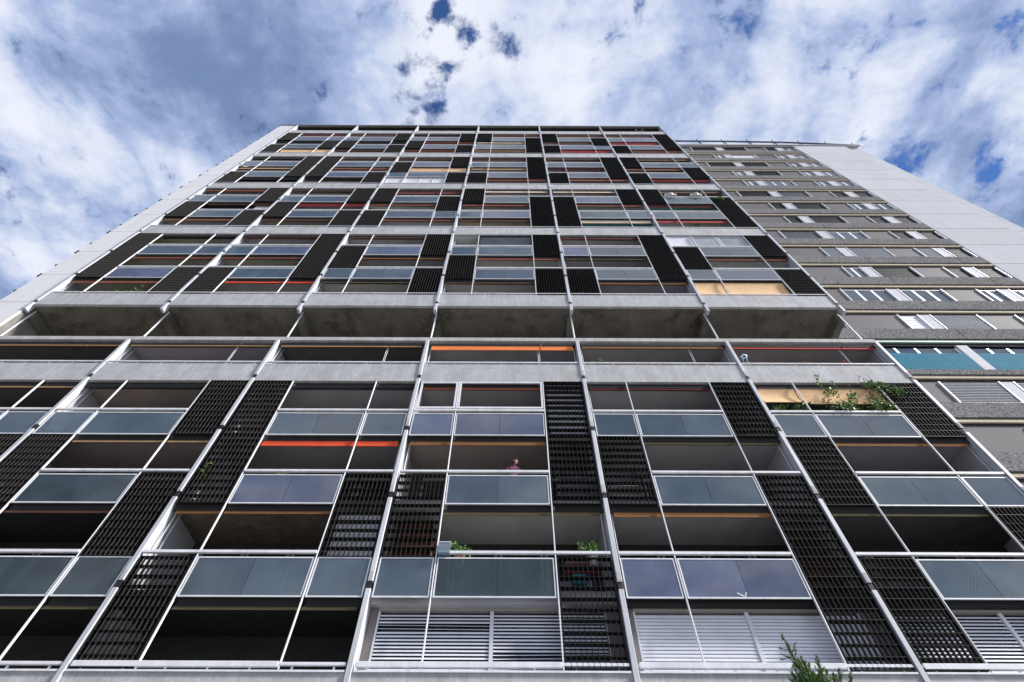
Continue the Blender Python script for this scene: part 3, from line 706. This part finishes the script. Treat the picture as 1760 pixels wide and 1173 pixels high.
# ------------------------------------------------------------------ small things
def ball():
    x, y, z = 32.02, .26, Z(-1.385)
    bm = bmesh.new(); bmesh.ops.create_icosphere(bm, subdivisions=4, radius=.15); ico = bmesh.new(); bmesh.ops.create_icosphere(ico, subdivisions=1, radius=1)
    cs = [v_.co.normalized() for v_ in ico.verts]; ico.free()
    for f in bm.faces:
        c = f.calc_center_median().normalized(); f.material_index = 1 if max(c.dot(q) for q in cs) > .935 else 0; f.smooth = True
    me = bpy.data.meshes.new('football'); bm.to_mesh(me); bm.free(); me.materials.append(mat('ball_white', (.62, .68, .75), .5)); me.materials.append(mat('ball_blue', (.03, .10, .28), .5))
    o = link('football', me, (x, y, z)); tag(o, 'blue and white football over the parapet above the peach awning', 'ball')
    t = MB(); pr = [(x+.1*math.cos(q*.5236), y+.1*math.sin(q*.5236), z-.118) for q in range(13)]
    for a, c in zip(pr[:-1], pr[1:]): t.tube(a, c, .008, n=6)
    for q in (1, 5, 9): t.tube(pr[q], (x+(pr[q][0]-x)*1.3, y+(pr[q][1]-y)*1.3, FL(-2)), .008, n=6)
    s = empty('plant_stand', (x, y, FL(-2)), 'tall thin white stand under the blue and white football', 'stand'); t.build('frame', M_WPOT, s)
ball()
def storage_box():
    x, y, z = 20.66, .0, Z(-4.655); root = empty('storage_box', (x, y, z), 'small translucent plastic box hung on the open balcony rail', 'box')
    pm = glass('milky_plastic', (.45, .48, .52), .68, rough=.2); m = MB()
    for (a, b_, c, d) in ((-.16, .16, -.16, -.15), (-.16, .16, .08, .09), (-.16, -.15, -.15, .08), (.15, .16, -.15, .08)): m.box(x+a, x+b_, y+c, y+d, z-.12, z+.16)
    m.box(x-.15, x+.15, y-.15, y+.08, z-.12, z-.11); m.build('body', pm, root); box('lid', x-.17, x+.17, y-.17, y+.10, z+.16, z+.185, M_ALU(), root, .005)
storage_box()
for i, x in enumerate((33.6, 35.4)):
    z = RT(5); root = empty('planter_box', (x, .12, z), ['white oval planter on the left of the high green ceilinged balcony rail', 'white oval planter on the right of the high green ceilinged balcony rail'][i], 'planter', 'white planters on the high rail')
    m = MB(); m.tube((x, -.02, z), (x, -.02, z+.2), .2, .26, n=14); m.box(x-.42, x+.42, -.16, .14, z+.03, z+.2); m.build('tub', M_WPOT, root)
r = empty('window_sticker', (29.0, -.03, Z(-5+.0)), 'white V shaped mark on the blue glass above closed blinds', 'sticker'); m = MB()
xs, zs = 28.05, Z(-5.085)
m.v = [(xs, -.0055, zs+.06), (xs+.15, -.0055, zs-.02), (xs+.16, -.0055, zs+.01), (xs+.01, -.0055, zs+.09), (xs+.19, -.0055, zs-.02), (xs+.26, -.0055, zs+.09), (xs+.23, -.0055, zs+.09), (xs+.16, -.0055, zs-.02)]; m.f = [(0, 1, 2, 3), (4, 5, 6, 7)]; m.mi = [0, 0]
m.build('mark', M_WHTB, r)
y_ = empty('roof_tarp', (46.2, 2.6, Z(13.03)), 'yellow bundle lying on the wing roof edge by the rail', 'bundle'); m = MB()
for j in range(7): m.tube((45.5+j*.2, 2.3, Z(13.05)+.1*math.sin(j)), (45.75+j*.2, 2.5, Z(13.3)+.12*math.sin(j*1.7)), .16, .12, n=8)
m.build('cloth', mat('yellow_cloth', (.5, .42, .10), .9), y_)

# odds and ends behind the lower screens
def cupboard(label, x, y, k, w_, h, cm, sh=3):
    z = FL(k); root = empty('cupboard', (x, y, z), label, 'cupboard'); m = MB()
    for a in (-w_/2, w_/2-.02): m.box(x+a, x+a+.02, y-.18, y+.18, z, z+h)
    m.box(x-w_/2+.02, x+w_/2-.02, y+.16, y+.18, z, z+h); m.build('carcass', cm, root)
    for j in range(sh+1): box('shelf', x-w_/2+.02, x+w_/2-.02, y-.17, y+.155, z+(h-.02)*j/sh, z+(h-.02)*j/sh+.018, cm, root)
M_WOOD = mat('brown_wood', (.20, .09, .055), .6, var=.25, scale=5); M_CREAM = mat('cream_board', (.62, .58, .50), .7, var=.1)
cupboard('brown wooden shelf behind the dark screen left of the open balcony', 19.7, .55, -5, 1.1, 2.1, M_WOOD, 6)
cupboard('cream shelf unit behind the dark screen beside the bare concrete ceiling', 18.0, .62, -5, 1.2, 2.15, M_CREAM, 7)
cupboard('grey shelf behind the dark screen to the right of the person', 24.4, .6, -4, 1.0, 1.5, mat('grey_board', (.35, .35, .37), .7), 4)
cupboard('grey shelf unit behind the dark screen left of the second glass panel', 25.95, .6, -4, 1.0, 1.6, mat('grey_board', (.35, .35, .37), .7), 4)
cupboard('brown shelf unit behind the tall dark screen right of the closed blinds', 30.82, .7, -5, .85, 2.1, M_WOOD, 6)
def soft_pile(name, label, cat, x, y, z, w_, n, cols):
    root = empty(name, (x, y, z), label, cat)
    for j in range(n):
        m = MB(); a = w_*random.uniform(.42, .5); m.box(x-a, x+a, y-.13, y+.13, z+.085*j, z+.085*j+.08); o = m.build('fold', cols[j % len(cols)], root); bevel_mesh(o.data, .025)
soft_pile('laundry_pile', 'red and pink folded cloths behind the lowest centre screen', 'laundry', 24.35, .3, Z(-5+.02)+.42, 1.0, 4, [mat('red_cloth', (.20, .05, .06), .9), mat('pink_cloth', (.28, .2, .21), .9)])
soft_pile('laundry_basket', 'teal plastic basket behind the lowest centre screen', 'basket', 24.2, .25, Z(-5+.02)+.1, .45, 3, [mat('teal_plastic', (.03, .22, .26), .5)])

# block across the street, seen only as the dark reflection in the left-hand glass
def neighbour():
    root = empty('office_block', (-52, -50, 0), 'dark office block across the street, mirrored in the left balcony glass', 'building')
    dm = mat('dark_brick', (.07, .06, .055), .85, var=.15); x0, x1, y0, y1, h = -75., -27., -62., -38., 46.
    m = MB(); m.box(x0, x1, y0, y1, 0, h); m.build('wall', dm, root)
    box('roof', x0-.3, x1+.3, y0-.3, y1+.3, h, h+.6, M_SLAB(), root)
    for f in range(14):
        for j in range(12):
            xa = x0+1.6+j*3.9; w_ = box('window', xa, xa+2.2, y1+.002, y1+.06, 2.0+f*3.1, 3.7+f*3.1, M_GREY, root); box('pane', xa+.08, xa+2.12, y1+.062, y1+.07, 2.08+f*3.1, 3.62+f*3.1, M_DGLASS(), w_)
neighbour()

# ------------------------------------------------------------------ person
def person():
    x, y, z = 22.50, .36, FL(-4)
    root = empty('person', (x, y, z), 'person in a pink shirt with glasses leaning at the glass balcony rail', 'person')
    bm = bmesh.new(); sk = bm.verts.layers.skin.verify()
    def V(p, r, rt_=False):
        v_ = bm.verts.new(p); d = v_[sk]; d.radius = (r, r) if not isinstance(r, tuple) else r; d.use_root = rt_; return v_
    def E(*vs):
        for a, c in zip(vs[:-1], vs[1:]): bm.edges.new((a, c))
    pel = V((0, 0, .93), (.155, .11), True); wai = V((0, 0, 1.08), (.14, .10)); che = V((.0, 0, 1.28), (.165, .115)); sh = V((0, -.01, 1.40), (.10, .085)); nk = V((.005, -.02, 1.48), .052); hd0 = V((.015, -.035, 1.545), .062)
    E(pel, wai, che, sh, nk, hd0)
    for s in (-1, 1):
        so = V((s*.18, -.0, 1.375), .058); el = V((s*.25, -.10, 1.13), .042); wr = V((s*.16, -.29, 1.075), .030); ha = V((s*.12, -.33, 1.07), .035); E(sh, so, el, wr, ha)
        hp = V((s*.09, 0, .86), .095); kn = V((s*.10, -.01, .48), .062); an = V((s*.10, .01, .09), .042); to = V((s*.11, -.15, .045), .036); E(pel, hp, kn, an, to)
        for q in range(4):
            a = V((s*(.10+.018*q-.02), -.365, 1.065), .011); c = V((s*(.085+.02*q-.02), -.40-.006*(1-abs(q-1.5)), 1.045), .009); E(ha, a, c)
        tb = V((s*.085, -.335, 1.085), .012); t2 = V((s*.06, -.355, 1.08), .010); E(ha, tb, t2)
    me = bpy.data.meshes.new('body'); bm.to_mesh(me); bm.free()
    ms = [mat('pink_shirt', (.22, .06, .14), .8, var=.15, scale=12), mat('skin', (.55, .30, .22), .55, var=.06), mat('dark_trousers', (.03, .035, .05), .8)]
    for q in ms: me.materials.append(q)
    o = link('body', me, (x, y, z), root); md = o.modifiers.new('skin', 'SKIN'); md.use_smooth_shade = True; o.modifiers.new('sub', 'SUBSURF').levels = 2
    o.modifiers['sub'].render_levels = 2
    dg = bpy.context.evaluated_depsgraph_get(); ev = bpy.data.meshes.new_from_object(o.evaluated_get(dg))
    for p in ev.polygons:
        c = p.center; p.material_index = 1 if (c.z > 1.455 or (c.y < -.25 and c.z > .9)) else (2 if c.z < .95 else 0); p.use_smooth = True
    ev.materials.clear()
    for q in ms: ev.materials.append(q)
    o.modifiers.clear(); o.data = ev
    # head: shaped sphere, turned towards the right
    R = Matrix.Rotation(math.radians(55), 3, 'Z') @ Matrix.Rotation(math.radians(-6), 3, 'X'); hc = Vector((.05, -.06, 1.625))
    def head_mesh(fn, keep, mt, name):
        bm = bmesh.new(); bmesh.ops.create_uvsphere(bm, u_segments=28, v_segments=20, radius=1)
        for f in list(bm.faces):
            if not keep(f.calc_center_median()): bm.faces.remove(f)
        for v_ in list(bm.verts):
            if not v_.link_faces: bm.verts.remove(v_)
            else: v_.co = fn(v_.co.copy())
        for f in bm.faces: f.smooth = True
        q = bpy.data.meshes.new(name); bm.to_mesh(q); bm.free(); q.materials.append(mt); return q
    def shape(c, g=1.0):
        p = Vector((c.x*.075*g, c.y*.095*g, c.z*.118*g))
        if c.z < -.1: p.x *= 1-.28*(-c.z); p.y *= 1-.12*(-c.z); p.y -= .012*(-c.z)
        if c.y < -.5:
            nz = math.exp(-((c.x/.16)**2))*math.exp(-(((c.z+.12)/.20)**2)); p.y -= .024*nz*g
            br = math.exp(-(((abs(c.x)-.38)/.16)**2))*math.exp(-(((c.z-.10)/.12)**2)); p.y += .010*br
            mo = math.exp(-((c.x/.3)**2))*math.exp(-(((c.z+.50)/.07)**2)); p.y += .006*mo
        return R @ p
    link('head', head_mesh(lambda c: shape(c), lambda c: True, ms[1], 'head'), Vector((x, y, z))+hc, root)
    hair = mat('dark_hair', (.03, .016, .012), .6)
    link('hair', head_mesh(lambda c: shape(c, 1.13), lambda c: (c.z > .38) or (c.y > -.22 and c.z > -.75), hair, 'hair'), Vector((x, y, z))+hc, root)
    for s in (-1, 1):
        e = MB(); c0 = Vector((s*.075, .005, -.01)); e.tube(R @ c0, R @ (c0+Vector((s*.014, .012, 0))), .028, .022, n=10); link('ear', e.mesh('ear', ms[1]), Vector((x, y, z))+hc, root)
    gl = MB()
    for s in (-1, 1):
        prev = None
        for q in range(13):
            t = q/12*6.283; p = R @ Vector((s*.034+.024*math.cos(t), -.093, .012+.017*math.sin(t)))
            if prev is not None: gl.tube(prev, p, .003, n=5)
            prev = p
        gl.tube(R @ Vector((s*.058, -.09, .014)), R @ Vector((s*.078, .0, .012)), .003, n=5)
    gl.tube(R @ Vector((-.01, -.096, .014)), R @ Vector((.01, -.096, .014)), .003, n=5)
    link('glasses', gl.mesh('glasses', M_BLK()), Vector((x, y, z))+hc, root)
    cl = MB(); cl.tube((0, -.012, 1.435), (.004, -.02, 1.475), .085, .068, n=16); link('collar', cl.mesh('collar', mat('dark_collar', (.06, .01, .03), .8)), (x, y, z), root)
person()
print('objects', len(bpy.data.objects), 'slats', SLATS[0])
